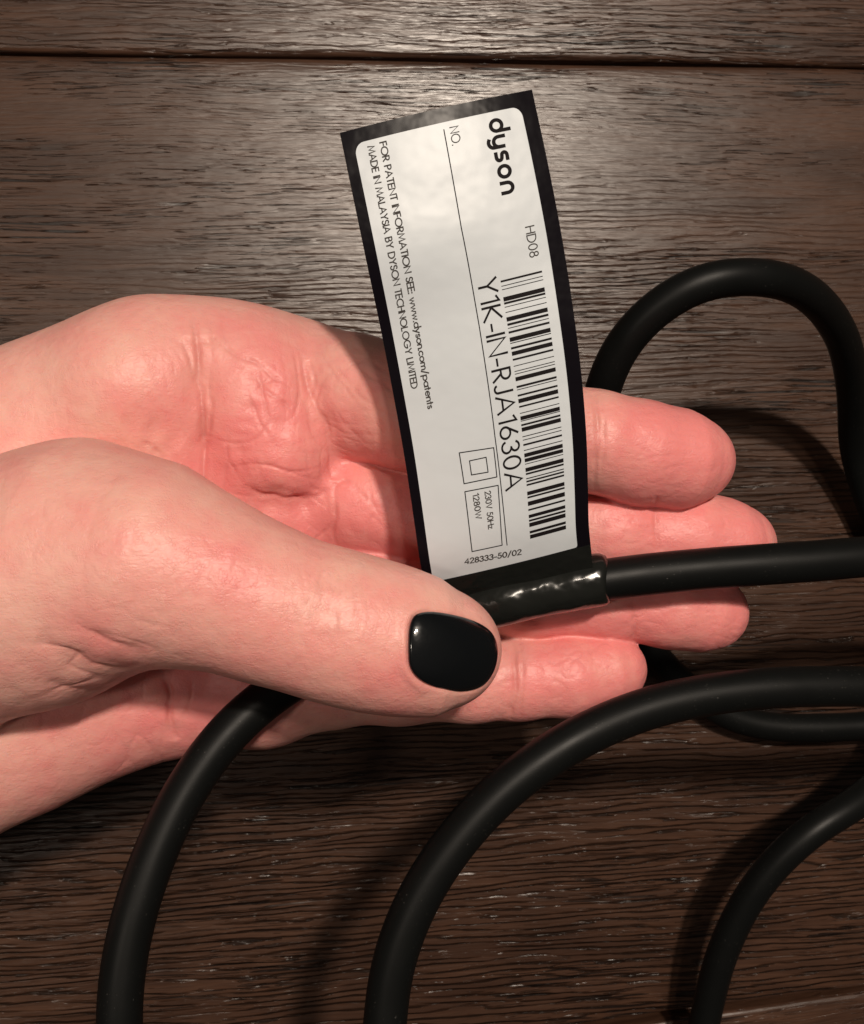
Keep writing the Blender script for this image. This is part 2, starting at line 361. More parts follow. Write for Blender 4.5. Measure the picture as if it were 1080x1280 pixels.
def grow(sdf, lo, hi, h):
    """Narrow-band sampling and surface nets."""
    lo = np.array(lo); f = 4; n = ((np.array(hi)-lo)/(h*f)).astype(int)+1
    cx = [lo[i]+h*f*(np.arange(n[i])+0.5)-h*0.5 for i in range(3)]
    X = np.stack(np.meshgrid(*cx, indexing='ij'), -1).reshape(-1, 3)
    dc = chunked(sdf, X).reshape(n)
    D = np.repeat(np.repeat(np.repeat(dc, f, 0), f, 1), f, 2).astype(np.float32)
    band = np.argwhere(np.abs(dc) < h*f*1.35)
    off = np.stack(np.meshgrid(*[np.arange(f)]*3, indexing='ij'), -1).reshape(-1, 3)
    for s in range(0, len(band), 700):
        I = (band[s:s+700, None]*f+off[None]).reshape(-1, 3)
        D[I[:, 0], I[:, 1], I[:, 2]] = sdf(lo+I*h)
    S = D < 0; N = np.array(D.shape)-1
    cnt = np.zeros(N, np.int8); acc = np.zeros(tuple(N)+(3,), np.float32); S8 = np.zeros(N, np.int8)
    for i in (0, 1):
        for j in (0, 1):
            for k in (0, 1): S8 += S[i:i+N[0], j:j+N[1], k:k+N[2]]
    act = np.argwhere((S8 > 0) & (S8 < 8)); idx = -np.ones(N, np.int64); idx[tuple(act.T)] = np.arange(len(act))
    pos = np.zeros((len(act), 3)); c = np.zeros(len(act))
    for ax in range(3):
        o1, o2 = [a for a in range(3) if a != ax]
        for i in (0, 1):
            for j in (0, 1):
                a = act.copy(); a[:, o1] += i; a[:, o2] += j; b = a.copy(); b[:, ax] += 1
                da = D[tuple(a.T)]; db = D[tuple(b.T)]; m = (da < 0) != (db < 0)
                t = np.where(m, da/np.where(m, da-db, 1), 0)
                q = a.astype(float); q[:, ax] += t; pos[m] += q[m]; c[m] += 1
    V = lo+pos/c[:, None]*h; quads = []
    for ax in range(3):
        o1, o2 = (ax+1) % 3, (ax+2) % 3
        sl0 = [slice(None)]*3; sl1 = [slice(None)]*3; sl0[ax] = slice(0, -1); sl1[ax] = slice(1, None)
        A = S[tuple(sl0)]; Bq = S[tuple(sl1)]
        e = np.argwhere(A != Bq)
        e = e[(e[:, o1] > 0) & (e[:, o2] > 0) & (e[:, o1] < N[o1]) & (e[:, o2] < N[o2])]
        inside = A[tuple(e.T)]
        def cell(d1, d2):
            q = e.copy(); q[:, o1] += d1; q[:, o2] += d2; return idx[tuple(q.T)]
        Q4 = np.stack([cell(-1, -1), cell(0, -1), cell(0, 0), cell(-1, 0)], 1)
        Q4[~inside] = Q4[~inside][:, ::-1]; quads.append(Q4)
    Q4 = np.vstack(quads); Q4 = Q4[(Q4 >= 0).all(1)]
    return V, Q4
def gradient(sdf, V, e=2e-4):
    g = np.stack([chunked(sdf, V+np.eye(3)[i]*e)-chunked(sdf, V-np.eye(3)[i]*e) for i in range(3)], 1)
    return g/np.maximum(np.linalg.norm(g, axis=1), 1e-9)[:, None]
VOX = 0.0006
V, Q4 = grow(d_hand, (P(-430, 640, 70)[0], -0.078, 0.030), (0.095, 0.048, 0.112), VOX)
g = gradient(d_hand, V, 3e-4); V = V-g*np.clip(chunked(d_hand, V), -VOX, VOX)[:, None]*0.9
def refine(V, g, Q4):
    """Split every quad in four."""
    e = np.stack([Q4, np.roll(Q4, -1, 1)], -1); e.sort(-1); key = e[..., 0]*len(V)+e[..., 1]
    uk, inv = np.unique(key.ravel(), return_inverse=True); inv = inv.reshape(Q4.shape)+len(V)
    a, b = uk//len(V), uk % len(V); nf = len(V)+len(uk)+np.arange(len(Q4))
    # points bulge with the surface normals (as on a smooth surface), not along the flat facets
    em = (V[a]+V[b])/2; eg = g[a]+g[b]; eg /= np.linalg.norm(eg, axis=1)[:, None]
    bul = np.einsum('ij,ij->i', g[b]-g[a], V[b]-V[a])/8; em = em+eg*np.clip(bul, -8e-5, 8e-5)[:, None]
    fm = (em[inv-len(V)]).mean(1); fg = g[Q4].sum(1); fg /= np.maximum(np.linalg.norm(fg, axis=1), 1e-9)[:, None]
    out = np.concatenate([np.stack([Q4[:, k], inv[:, k], nf, inv[:, k-1]], 1) for k in range(4)])
    return np.vstack([V, em, fm]), np.vstack([g, eg, fg]), out
V, g, Q4 = refine(V, g, Q4)
ux, uy, _ = px(V)
is_thumb = chunked(d_thumb, V) < chunked(d_rest, V)
def dist_poly(x, y, pts):
    d = np.full(len(x), 1e9); pts = np.array(pts, float)
    for (ax, ay), (bx, by) in zip(pts[:-1], pts[1:]):
        vx, vy = bx-ax, by-ay; t = np.clip(((x-ax)*vx+(y-ay)*vy)/(vx*vx+vy*vy), 0, 1)
        d = np.minimum(d, np.hypot(x-ax-t*vx, y-ay-t*vy))
    return d
# creases: (on thumb?, depth mm, half width px, polyline on the photograph)
CREASES = [
 (0, 0.75, 3.6, [(240, 392), (246, 430), (250, 480), (253, 540), (254, 600), (256, 650)]), (0, 1.5, 19, [(246, 420), (252, 500), (255, 570), (258, 650)]),
 (0, 0.5, 2.6, [(262, 495), (263, 520), (258, 550), (255, 585)]), (0, 0.3, 2.4, [(228, 425), (238, 450), (244, 480)]), (0, 0.25, 2.2, [(247, 420), (262, 428), (268, 420), (276, 432)]),
 (0, 0.5, 3.2, [(414, 612), (392, 622), (365, 625), (330, 620), (305, 606)]), (0, 1.0, 14, [(410, 622), (365, 630), (310, 618)]),
 (0, 0.8, 12, [(416, 600), (416, 560), (408, 525), (392, 490), (382, 450)]), (0, 0.5, 3.0, [(414, 600), (412, 560), (406, 530), (393, 505), (382, 470), (374, 440)]),
 (0, 0.28, 2.4, [(384, 505), (392, 480), (386, 450)]), (0, 0.4, 12, [(330, 470), (318, 500), (312, 535)]), (0, 0.35, 10, [(300, 455), (325, 470), (350, 480)]),
 (0, 0.3, 2.6, [(350, 478), (330, 462), (312, 450), (296, 446), (278, 430)]), (0, 0.2, 2.2, [(365, 485), (345, 474), (330, 478), (318, 490)]),
 (0, 0.25, 2.4, [(372, 520), (352, 500), (332, 488), (318, 470)]), (0, 0.22, 2.4, [(345, 560), (326, 528), (312, 500), (306, 480)]),
 (0, 0.35, 14, [(360, 500), (350, 540), (345, 580)]), (0, 0.35, 10, [(305, 540), (300, 575), (312, 600)]), (0, 0.22, 2.2, [(300, 600), (285, 575), (283, 545)]),
 (0, 0.22, 2.4, [(398, 585), (365, 590), (335, 582), (312, 590)]), (0, 0.35, 3.0, [(418, 610), (420, 640), (416, 668), (422, 684)]), (0, 0.2, 2.2, [(420, 650), (398, 672), (370, 690)]),
 (0, 0.25, 2.4, [(412, 612), (430, 600), (446, 606)]), (0, 0.2, 2.4, [(440, 606), (462, 628), (480, 652)]),
 (0, 0.7, 3.6, [(203, 838), (213, 868), (212, 898), (222, 925)]), (0, 0.6, 14, [(203, 838), (214, 880), (220, 925)]), (0, 0.2, 2.4, [(240, 850), (236, 880), (228, 905)]),
 (0, 0.25, 3.0, [(176, 552), (190, 560), (205, 576)]), (0, 0.45, 22, [(150, 530), (190, 535), (225, 560)]),
 (0, 0.40, 3.4, [(742, 492), (747, 530), (746, 575), (742, 612)]), (0, 0.2, 2.4, [(752, 494), (756, 550), (750, 608)]), (0, 0.12, 2.2, [(735, 500), (738, 550), (734, 600)]),
 (0, 0.35, 16, [(744, 490), (749, 550), (744, 612)]), (0, 0.3, 18, [(574, 455), (580, 520), (574, 590)]),
 (0, 0.34, 3.0, [(822, 620), (819, 655), (822, 690)]), (0, 0.25, 14, [(822, 620), (819, 655), (822, 690)]),
 (0, 0.42, 3.4, [(640, 798), (645, 830), (644, 870), (638, 900)]), (0, 0.2, 2.4, [(650, 800), (654, 850), (648, 896)]), (0, 0.3, 15, [(641, 798), (646, 850), (640, 900)]),
 (0, 0.34, 3.0, [(790, 750), (794, 780), (790, 806)]), (0, 0.22, 14, [(790, 745), (794, 780), (790, 806)]),
 (0, 0.14, 2.6, [(425, 430), (455, 465), (480, 480), (500, 500)]), (0, 0.12, 2.4, [(415, 452), (445, 490), (490, 525)]), (0, 0.12, 2.4, [(440, 428), (470, 458), (500, 475)]), (0, 0.1, 2.2, [(400, 440), (425, 480), (460, 520)]), (0, 0.1, 2.2, [(412, 500), (440, 540), (470, 565)]),
 (1, 0.5, 12, [(45, 798), (100, 826), (150, 838), (185, 826)]), (1, 0.35, 9, [(90, 775), (130, 800), (170, 812), (198, 808)]), (1, 0.4, 10, [(45, 848), (100, 866), (150, 860)]),
 (1, 0.25, 3, [(60, 803), (110, 829), (150, 838), (176, 832)]), (1, 0.22, 3, [(100, 782), (135, 802), (172, 812)]), (1, 0.2, 3, [(60, 852), (100, 864), (150, 856)]),
 (1, 0.13, 2.6, [(404, 706), (400, 730), (401, 752)]), (1, 0.12, 2.4, [(422, 762), (421, 785), (414, 808)]), (1, 0.10, 2.4, [(440, 728), (446, 755), (440, 785)]), (1, 0.09, 2.4, [(386, 735), (386, 765), (392, 800)]), (1, 0.09, 2.2, [(455, 740), (462, 770), (455, 800)]), (1, 0.08, 2.2, [(370, 730), (368, 760), (374, 790)]), (1, 0.3, 20, [(410, 715), (412, 760), (408, 815)]),
]
disp = np.zeros(len(V)); crease = np.zeros(len(V))
front = sstep(g[:, 2], 0.02, 0.3); crng = np.random.RandomState(7)
for th, dep, w, pl in CREASES:
    pl = resample(spline(np.array([(a, b, 0) for a, b in pl], float), 8)[:, :2], 5.0)
    if w < 5: pl[1:-1] += smooth_line(crng.normal(0, 1.6, pl.shape), 3)[1:-1]
    x0, y0 = pl.min(0)-w*4; x1, y1 = pl.max(0)+w*4
    I = np.nonzero((is_thumb == bool(th)) & (V[:, 2] > 0.055) & (ux > x0) & (ux < x1) & (uy > y0) & (uy < y1) & (front > 0))[0]
    X, Y = ux[I], uy[I]; d = np.full(len(I), 1e9); par = np.zeros(len(I)); m = len(pl)-1
    for q in range(m):
        (ax, ay), (bx, by) = pl[q], pl[q+1]; vx, vy = bx-ax, by-ay; t = np.clip(((X-ax)*vx+(Y-ay)*vy)/(vx*vx+vy*vy), 0, 1)
        e = np.hypot(X-ax-t*vx, Y-ay-t*vy); c = e < d; d[c] = e[c]; par[c] = (q+t[c])/m
    fade = np.sqrt(np.clip(np.sin(np.pi*np.clip(par, 0.0, 1)), 0, 1))*(0.75+0.25*np.sin(par*17+dep*40)) * front[I]
    disp[I] -= np.exp(-(d/w)**2)*dep*1e-3*fade
    if w < 5: crease[I] = np.maximum(crease[I], np.exp(-(d/(w*1.7))**2)*fade*min(0.85, 0.15+dep*0.8))
# networks of small natural wrinkles: zero lines of smooth random fields
def field(X, Y, lx, ly, seed):
    r = np.random.RandomState(seed); f = np.zeros(len(X))
    for _ in range(12):
        a = r.uniform(0, np.pi); k = r.uniform(0.7, 1.5); f += np.sin(2*np.pi*k*(X*math.cos(a)/lx+Y*math.sin(a)/ly)+r.uniform(0, 6.28))
    return f/math.sqrt(6)
for th, x, y, rx, ry, lx, ly, dep, wid, seed in [
        (0, 325, 525, 90, 120, 75, 210, 0.22, 0.16, 3), (0, 330, 560, 90, 100, 190, 80, 0.16, 0.14, 4), (0, 330, 520, 85, 110, 26, 60, 0.06, 0.22, 5), (0, 150, 480, 110, 90, 26, 60, 0.05, 0.25, 6),
        (0, 430, 640, 60, 80, 40, 60, 0.16, 0.18, 7), (0, 180, 900, 150, 80, 45, 80, 0.10, 0.18, 8), (0, 450, 500, 70, 80, 60, 26, 0.08, 0.22, 9), (0, 780, 560, 130, 70, 90, 22, 0.06, 0.25, 10), (0, 850, 775, 90, 40, 34, 18, 0.09, 0.25, 11),
        (0, 700, 845, 110, 50, 36, 18, 0.09, 0.25, 12), (0, 820, 660, 140, 40, 50, 18, 0.07, 0.25, 13), (1, 415, 770, 55, 70, 16, 60, 0.10, 0.25, 14), (1, 250, 740, 150, 90, 22, 44, 0.045, 0.28, 15), (1, 110, 820, 90, 60, 190, 40, 0.16, 0.2, 16), (1, 100, 660, 90, 70, 26, 40, 0.05, 0.28, 17)]:
    I = np.nonzero((is_thumb == bool(th)) & (V[:, 2] > 0.055) & (np.abs(ux-x) < rx*1.8) & (np.abs(uy-y) < ry*1.8) & (front > 0))[0]
    m = np.exp(-((ux[I]-x)/rx)**4-((uy[I]-y)/ry)**4)*front[I]; f = field(ux[I], uy[I], lx, ly, seed)
    e = np.exp(-(f/wid)**2)*np.clip(0.5+0.6*field(ux[I], uy[I], 120, 120, seed+50), 0, 1)*m
    disp[I] -= e*dep*1e-3; disp[I] += 0.25*dep*1e-3*m*(np.abs(f)-0.6)
    crease[I] = np.maximum(crease[I], e*min(0.6, dep*1.6))
# the nail bed lies a little lower, the skin folds up round it
NK = [(511, 806), (512, 786), (518, 770), (534, 765), (562, 768), (594, 777), (614, 790), (622, 811), (619, 835), (606, 855), (584, 864), (552, 861), (526, 850), (513, 834), (511, 806)]
nk = resample(smooth_line(spline(np.array([(a, b, 0) for a, b in NK], float), 8)[:, :2], 4), 5.0)
I = np.nonzero(is_thumb & (ux > 480) & (uy > 730) & (V[:, 2] > 0.088))[0]
dn = dist_poly(ux[I], uy[I], nk); angn = np.arctan2(uy[I]-814, ux[I]-563); an = np.arctan2(nk[:, 1]-814, nk[:, 0]-563); rn = np.hypot(nk[:, 0]-563, nk[:, 1]-814)
o_ = np.argsort(an); inside = np.hypot(ux[I]-563, uy[I]-814) < np.interp(angn, an[o_], rn[o_], period=2*np.pi)
sd = np.where(inside, -dn, dn)
disp[I] += -0.0009*sstep(-sd, -5, 6)+0.0003*np.exp(-((sd-7)/6)**2)*sstep(ux[I], 545, 515)
crease[I] = np.maximum(crease[I], 0.5*np.exp(-(sd/5)**2))
V = V+g*disp[:, None]
# where the blood shows through: finger pads, palm pads, thumb joint
red = np.full(len(V), 0.22)
for x, y, r, a in [(870, 580, 120, .75), (800, 560, 90, .35), (900, 670, 110, .5), (890, 775, 90, .6), (760, 840, 110, .75), (660, 850, 80, .35), (330, 560, 110, .6), (360, 640, 90, .5), (300, 470, 80, .35), (480, 650, 90, .5),
                   (470, 720, 80, .35), (250, 880, 100, .45), (120, 930, 140, .35), (300, 820, 90, .5), (180, 500, 50, .3)]:
    red += a*np.exp(-((ux-x)**2+(uy-y)**2)/(r*r))*(~is_thumb)
for x, y, r, a in [(250, 720, 120, .25), (110, 700, 90, .05), (360, 760, 80, .22), (480, 860, 80, .3), (140, 820, 60, .25)]:
    red += a*np.exp(-((ux-x)**2+(uy-y)**2)/(r*r))*is_thumb
person = empty('person', tuple(P(100, 700, 70)))
hand = mesh_obj('hand', V, Q4, skin)
for nm, arr in (('redness', np.clip(red, 0, 1)), ('crease', crease)):
    at = hand.data.attributes.new(nm, 'FLOAT', 'POINT'); at.data.foreach_set('value', arr.astype(np.float32))
keep(hand, person)
tag(person, 'bare hand with black nail polish, palm up, thumb pressing the cord onto the fingers', 'hand')
# thumb nail: a curved, rounded shell seated on the thumb
def trace(sdf, x, y):
    a = (np.asarray(x)-540.0)/F; b = (640.0-np.asarray(y))/F
    d = np.stack([a*ca+sa, b, a*sa-ca], 1); d /= np.linalg.norm(d, axis=1)[:, None]
    p = np.array([0, 0, H])+d*0.10
    for _ in range(90): p = p+d*np.maximum(sdf(p), -1e-4)[:, None]*0.9
    return p
def nail_outline(n):
    return resample(nk, 360/n)[:-1]
ol = nail_outline(90); cen = np.array([563.0, 814.0]); rings = 14; n = len(ol)
fx, fy = np.meshgrid(np.linspace(500, 604, 14), np.linspace(758, 872, 14)); fx = fx.ravel(); fy = fy.ravel()
fp = trace(d_thumb, fx, fy); fh = fp[:, 2]; ok = (fh > 0.085) & (np.abs(d_thumb(fp)) < 2e-4)
def basis(x, y):
    s = ((x-563)*0.975+(y-814)*0.22)/56; t = (-(x-563)*0.22+(y-814)*0.975)/50
    return np.stack([np.ones_like(s), s, t, s*s, s*t, t*t, t**3, t**4, s*t*t], 1)
co = np.linalg.lstsq(basis(fx, fy)[ok], fh[ok], rcond=None)[0]
print('nail fit', co)
def nail_pt(x, y, lift):
    h = (basis(np.array([x]), np.array([y]))@co)[0]+lift
    return P(x, y, h*1000)
NV = [nail_pt(*cen, 0.00055)]; NF = []
for k in range(1, rings+1):
    q = k/rings
    for p in ol:
        c = cen+(p-cen)*q; NV.append(nail_pt(c[0], c[1], 0.00055-0.0003*q**8))
for k in range(rings):
    for j in range(n):
        j2 = (j+1) % n
        if k == 0: NF.append((0, 1+j, 1+j2))
        else: NF.append((1+(k-1)*n+j, 1+k*n+j, 1+k*n+j2, 1+(k-1)*n+j2))
base = len(NV)                       # rim turned down into the skin
for p in ol:
    c = cen+(p-cen)*1.012; NV.append(nail_pt(c[0], c[1], -0.0001))
for p in ol:
    c = cen+(p-cen)*0.99; NV.append(nail_pt(c[0], c[1], -0.0012))
for lay in range(2):
    for j in range(n):
        j2 = (j+1) % n; a = (1+(rings-1)*n) if lay == 0 else base; b = base if lay == 0 else base+n
        NF.append((a+j, b+j, b+j2, a+j2))
nail = mesh_obj('thumbnail', NV, NF, polish); keep(nail, person); nail['label'] = 'short thumbnail painted glossy black'

# ------------------------------------------------------------------ the cord tag: printed label on a black strip wrapped round the cord
EL = [(425, 166, 99), (442, 248, 99), (459, 330, 98.5), (476, 412, 95.5), (491, 490, 94), (505, 568, 92.5), (516, 640, 91), (524, 695, 89), (530, 731, 85.6), (533, 755, 82.4)]
ER = [(665, 112, 98.5), (685, 205, 98.5), (703, 300, 98), (717, 390, 97.5), (727, 470, 96.5), (733, 545, 95), (735, 610, 93), (736, 655, 91), (739, 688, 88.6), (741, 709, 86.6)]
el = resample(spline([P(*k) for k in EL], 12), 0.0004); er = resample(spline([P(*k) for k in ER], 12), 0.0004)
NVS = 160
tl = np.linspace(0, 1, len(el)); tr = np.linspace(0, 1, len(er)); tv = np.linspace(0, 1, NVS)
el = np.stack([np.interp(tv, tl, el[:, k]) for k in range(3)], 1); er = np.stack([np.interp(tv, tr, er[:, k]) for k in range(3)], 1)
mid = (el+er)/2; tang = np.gradient(mid, axis=0); nrm_s = np.cross(er-el, -tang); nrm_s /= np.linalg.norm(nrm_s, axis=1)[:, None]
nrm_s *= np.sign(nrm_s[:, 2:3])
def S(u, v, lift=0.0):
    u = np.asarray(u, float); v = np.asarray(v, float); lift = np.asarray(lift, float)
    L_ = np.stack([np.interp(v, tv, el[:, k]) for k in range(3)], -1); R_ = np.stack([np.interp(v, tv, er[:, k]) for k in range(3)], -1)
    N_ = np.stack([np.interp(v, tv, nrm_s[:, k]) for k in range(3)], -1)
    bow = 0.0009*(1-(2*u-1)**2)*(1-v*0.6)                      # the strip is slightly bowed across its width
    return L_+(R_-L_)*u[..., None]+N_*(lift+bow)[..., None]
ex, ey, _ = px(el); rx_, ry_, _ = px(er)
def uv(x, y):
    u, v = 0.5, 0.5
    for _ in range(30):
        def f(u, v):
            a, b, _ = px(S(u, v)); return np.array([a-x, b-y], float)
        f0 = f(u, v); J = np.stack([(f(u+1e-3, v)-f0)/1e-3, (f(u, v+1e-3)-f0)/1e-3], 1)
        du, dv = np.linalg.solve(J, -f0); u += du; v = min(max(v+dv, 0.002), 0.998)
    return u, v
tagroot = empty('cord_tag', tuple(P(640, 722, 84)))
tag(tagroot, 'white printed barcode label on a black strip wrapped round the cord', 'label')
def sheet(name, us, vs, lo, hi, mat):
    """Closed thin slab following the strip; us(v) gives the two side limits."""
    nu = 14; V_ = []; Fc = []
    for lift in (hi, lo):
        for v in vs:
            a, b = us(v)
            for t in np.linspace(0, 1, nu): V_.append(S(a+(b-a)*t, v, lift))
    n = len(vs); o = n*nu
    for i in range(n-1):
        for j in range(nu-1):
            q = i*nu+j; Fc.append((q, q+nu, q+nu+1, q+1)); Fc.append((o+q, o+q+1, o+q+nu+1, o+q+nu))
    for i in range(n-1):
        for j in (0, nu-1): q = i*nu+j; Fc.append((q, o+q, o+q+nu, q+nu) if j else (q, q+nu, o+q+nu, o+q))
    for j in range(nu-1):
        for i in (0, n-1): q = i*nu+j; Fc.append((q, q+1, o+q+1, o+q) if i else (q+1, q, o+q, o+q+1))
    ob = mesh_obj(name, V_, Fc, mat, None, True); keep(ob, tagroot)
    sh = ob.modifiers.new('split', 'EDGE_SPLIT'); sh.split_angle = math.radians(40)
    return ob
sheet('backing_strip', lambda v: (0.0, 1.0), np.linspace(0, 1, 110), -0.0004, 0.0, film)
u0, v0 = uv(442, 182); u1, v1 = uv(655, 131); ub, vb = uv(541, 722); uc, vc = uv(718, 690)
vt = (v0+v1)/2; vbm = (vb+vc)/2; ul, ur = (u0+ub)/2, (u1+uc)/2
print('white', u0, v0, u1, v1, ub, vb, uc, vc)
rc = 0.022
sheet('wrap_band', lambda v: (0.001, 0.999), np.linspace(vbm+0.003, 1.0, 14), 0.00002, 0.00012, wrapfilm)
def white_sides(v):
    d = min(v-vt, vbm-v); r = rc if v < 0.5 else 0.006; c = 0.0
    if d < r: c = (r-math.sqrt(max(r*r-(r-d)**2, 0)))*2.2
    return ul+c, ur-c
vs = np.r_[vt+rc*(1-np.cos(np.linspace(0, np.pi/2, 9)))[:-1], np.linspace(vt+rc, vbm-0.006, 90), vbm-0.006*(1-np.sin(np.linspace(0, np.pi/2, 5)))[1:]]
sheet('printed_panel', white_sides, vs, 0.00002, 0.00010, paper)
PL = 0.000125                                                   # height of the print above the strip
# monoline lettering, drawn as strokes in a cell one cap-height tall
def arc(cx, cy, rx, ry, a0, a1, n=14):
    t = np.radians(np.linspace(a0, a1, n)); return [(cx+rx*math.cos(a), cy+ry*math.sin(a)) for a in t]
XH = 0.62
G = {
 'A': (.78, [[(0, 0), (.39, 1), (.78, 0)], [(.13, .33), (.65, .33)]]),
 'B': (.52, [[(.26, .54), (0, .54), (0, 1), (.24, 1)]+arc(.24, .77, .22, .23, 90, -90)+[(0, .54)], [(0, .54), (0, 0), (.26, 0)]+arc(.26, .27, .26, .27, -90, 90)]),
 'C': (.82, [arc(.5, .5, .5, .5, 52, 308, 22)]),
 'D': (.72, [[(.22, 0), (0, 0), (0, 1), (.22, 1)]+arc(.22, .5, .5, .5, 90, -90, 18)]),
 'E': (.45, [[(.45, 1), (0, 1), (0, 0), (.45, 0)], [(0, .53), (.42, .53)]]),
 'F': (.43, [[(.43, 1), (0, 1), (0, 0)], [(0, .5), (.4, .5)]]),
 'G': (.98, [arc(.5, .5, .5, .5, 45, 350, 24)+[(.98, .46), (.55, .46)]]),
 'H': (.64, [[(0, 0), (0, 1)], [(.64, 0), (.64, 1)], [(0, .53), (.64, .53)]]),
 'I': (.02, [[(.01, 0), (.01, 1)]]),
 'J': (.34, [[(.34, 1), (.34, .2)]+arc(.17, .17, .17, .17, 0, -160, 9)]),
 'K': (.60, [[(0, 0), (0, 1)], [(.56, 1), (.03, .5), (.62, 0)]]),
 'L': (.40, [[(0, 1), (0, 0), (.40, 0)]]),
 'M': (.90, [[(0, 0), (.13, 1), (.45, .12), (.77, 1), (.90, 0)]]),
 'N': (.70, [[(0, 0), (0, 1), (.70, 0), (.70, 1)]]),
 'O': (1.0, [arc(.5, .5, .5, .5, 90, 450, 28)]),
 'P': (.48, [[(0, 0), (0, 1), (.22, 1)]+arc(.22, .73, .26, .27, 90, -90)+[(0, .46)]]),
 'R': (.52, [[(0, 0), (0, 1), (.22, 1)]+arc(.22, .74, .25, .26, 90, -90)+[(0, .48)], [(.2, .48), (.52, 0)]]),
 'S': (.46, [arc(.23, .76, .20, .24, 25, 240, 12)+arc(.23, .26, .23, .26, 75, -165, 14)]),
 'T': (.50, [[(.25, 0), (.25, 1)], [(0, 1), (.5, 1)]]),
 'U': (.58, [[(0, 1), (0, .29)]+arc(.29, .29, .29, .29, 180, 360, 12)+[(.58, 1)]]),
 'V': (.68, [[(0, 1), (.34, 0), (.68, 1)]]),
 'W': (.98, [[(0, 1), (.26, 0), (.49, .9), (.72, 0), (.98, 1)]]),
 'Y': (.64, [[(.32, 0), (.32, .46)], [(0, 1), (.32, .46), (.64, 1)]]),
 '0': (.56, [arc(.28, .5, .28, .5, 90, 450, 24)]),
 '1': (.26, [[(0, .86), (.22, 1), (.22, 0)]]),
 '2': (.50, [arc(.25, .75, .24, .25, 170, -25, 12)+[(.0, 0), (.52, 0)]]),
 '3': (.50, [arc(.23, .77, .22, .23, 160, -80, 12), arc(.23, .27, .26, .27, 88, -165, 14)]),
 '4': (.58, [[(.44, 0), (.44, 1), (0, .28), (.58, .28)]]),
 '5': (.50, [[(.44, 1), (.14, 1), (.08, .56)]+arc(.23, .31, .26, .31, 115, -155, 14)]),
 '6': (.54, [[(.36, 1), (.06, .46)], arc(.27, .29, .27, .29, 90, 450, 20)]),
 '8': (.50, [arc(.25, .76, .20, .23, 90, 450, 18), arc(.25, .265, .25, .265, 90, 450, 18)]),
 '-': (.30, [[(0, .36), (.30, .36)]]), '.': (.04, [[(.02, -.02), (.02, .06)]]), ':': (.04, [[(.02, -.02), (.02, .06)], [(.02, .5), (.02, .58)]]), '/': (.42, [[(0, -.12), (.42, 1.06)]]),
 'a': (.62, [arc(.31, .31, .31, .31, 0, 360, 20), [(.62, 0), (.62, .62)]]),
 'c': (.50, [arc(.31, .31, .31, .31, 50, 310, 16)]),
 'd': (.62, [arc(.31, .31, .31, .31, 0, 360, 20), [(.62, 0), (.62, 1.06)]]),
 'e': (.60, [[(0.0, .33), (.60, .33)]+arc(.31, .31, .30, .31, 5, 310, 18)]),
 'm': (.84, [[(0, 0), (0, .62)], [(0, .40)]+arc(.21, .40, .21, .22, 180, 0, 10)+[(.42, 0)], [(.42, .40)]+arc(.63, .40, .21, .22, 180, 0, 10)+[(.84, 0)]]),
 'n': (.46, [[(0, 0), (0, .62)], [(0, .38)]+arc(.23, .38, .23, .24, 180, 0, 10)+[(.46, 0)]]),
 'o': (.62, [arc(.31, .31, .31, .31, 90, 450, 20)]),
 'p': (.62, [arc(.31, .31, .31, .31, 0, 360, 20), [(0, .62), (0, -.34)]]),
 's': (.34, [arc(.17, .47, .14, .15, 30, 240, 9)+arc(.17, .16, .17, .16, 70, -160, 10)]),
 't': (.28, [[(.14, 0), (.14, .92)], [(0, .62), (.28, .62)]]),
 'w': (.80, [[(0, .62), (.2, 0), (.4, .58), (.6, 0), (.8, .62)]]),
 'y': (.52, [[(0, .62), (.27, .03)], [(.52, .62), (.08, -.34)]]),
 'z': (.42, [[(0, .62), (.42, .62), (0, 0), (.44, 0)]]),
 ' ': (.28, []),
}
LOGO = {  # rounded wordmark letters, x-height 1
 'd': (1.0, [arc(.5, .5, .5, .5, 0, 360, 28), [(1.0, .5), (1.0, 1.62)]]),
 'y': (.92, [[(0, 1), (0, .46)]+arc(.46, .46, .46, .46, 180, 360, 14)+[(.92, 1), (.92, 0)]+arc(.46, -.05, .46, .42, 0, -125, 12)]),
 's': (.72, [[(.68, .98)]+arc(.32, .74, .29, .245, 90, 235, 9)+arc(.38, .255, .32, .255, 60, -90, 10)+[(.02, .0)]]),
 'o': (1.0, [arc(.5, .5, .5, .5, 90, 450, 28)]),
 'n': (.90, [[(0, 0), (0, .52)]+arc(.45, .52, .45, .48, 180, 0, 14)+[(.90, 0)]]),
}
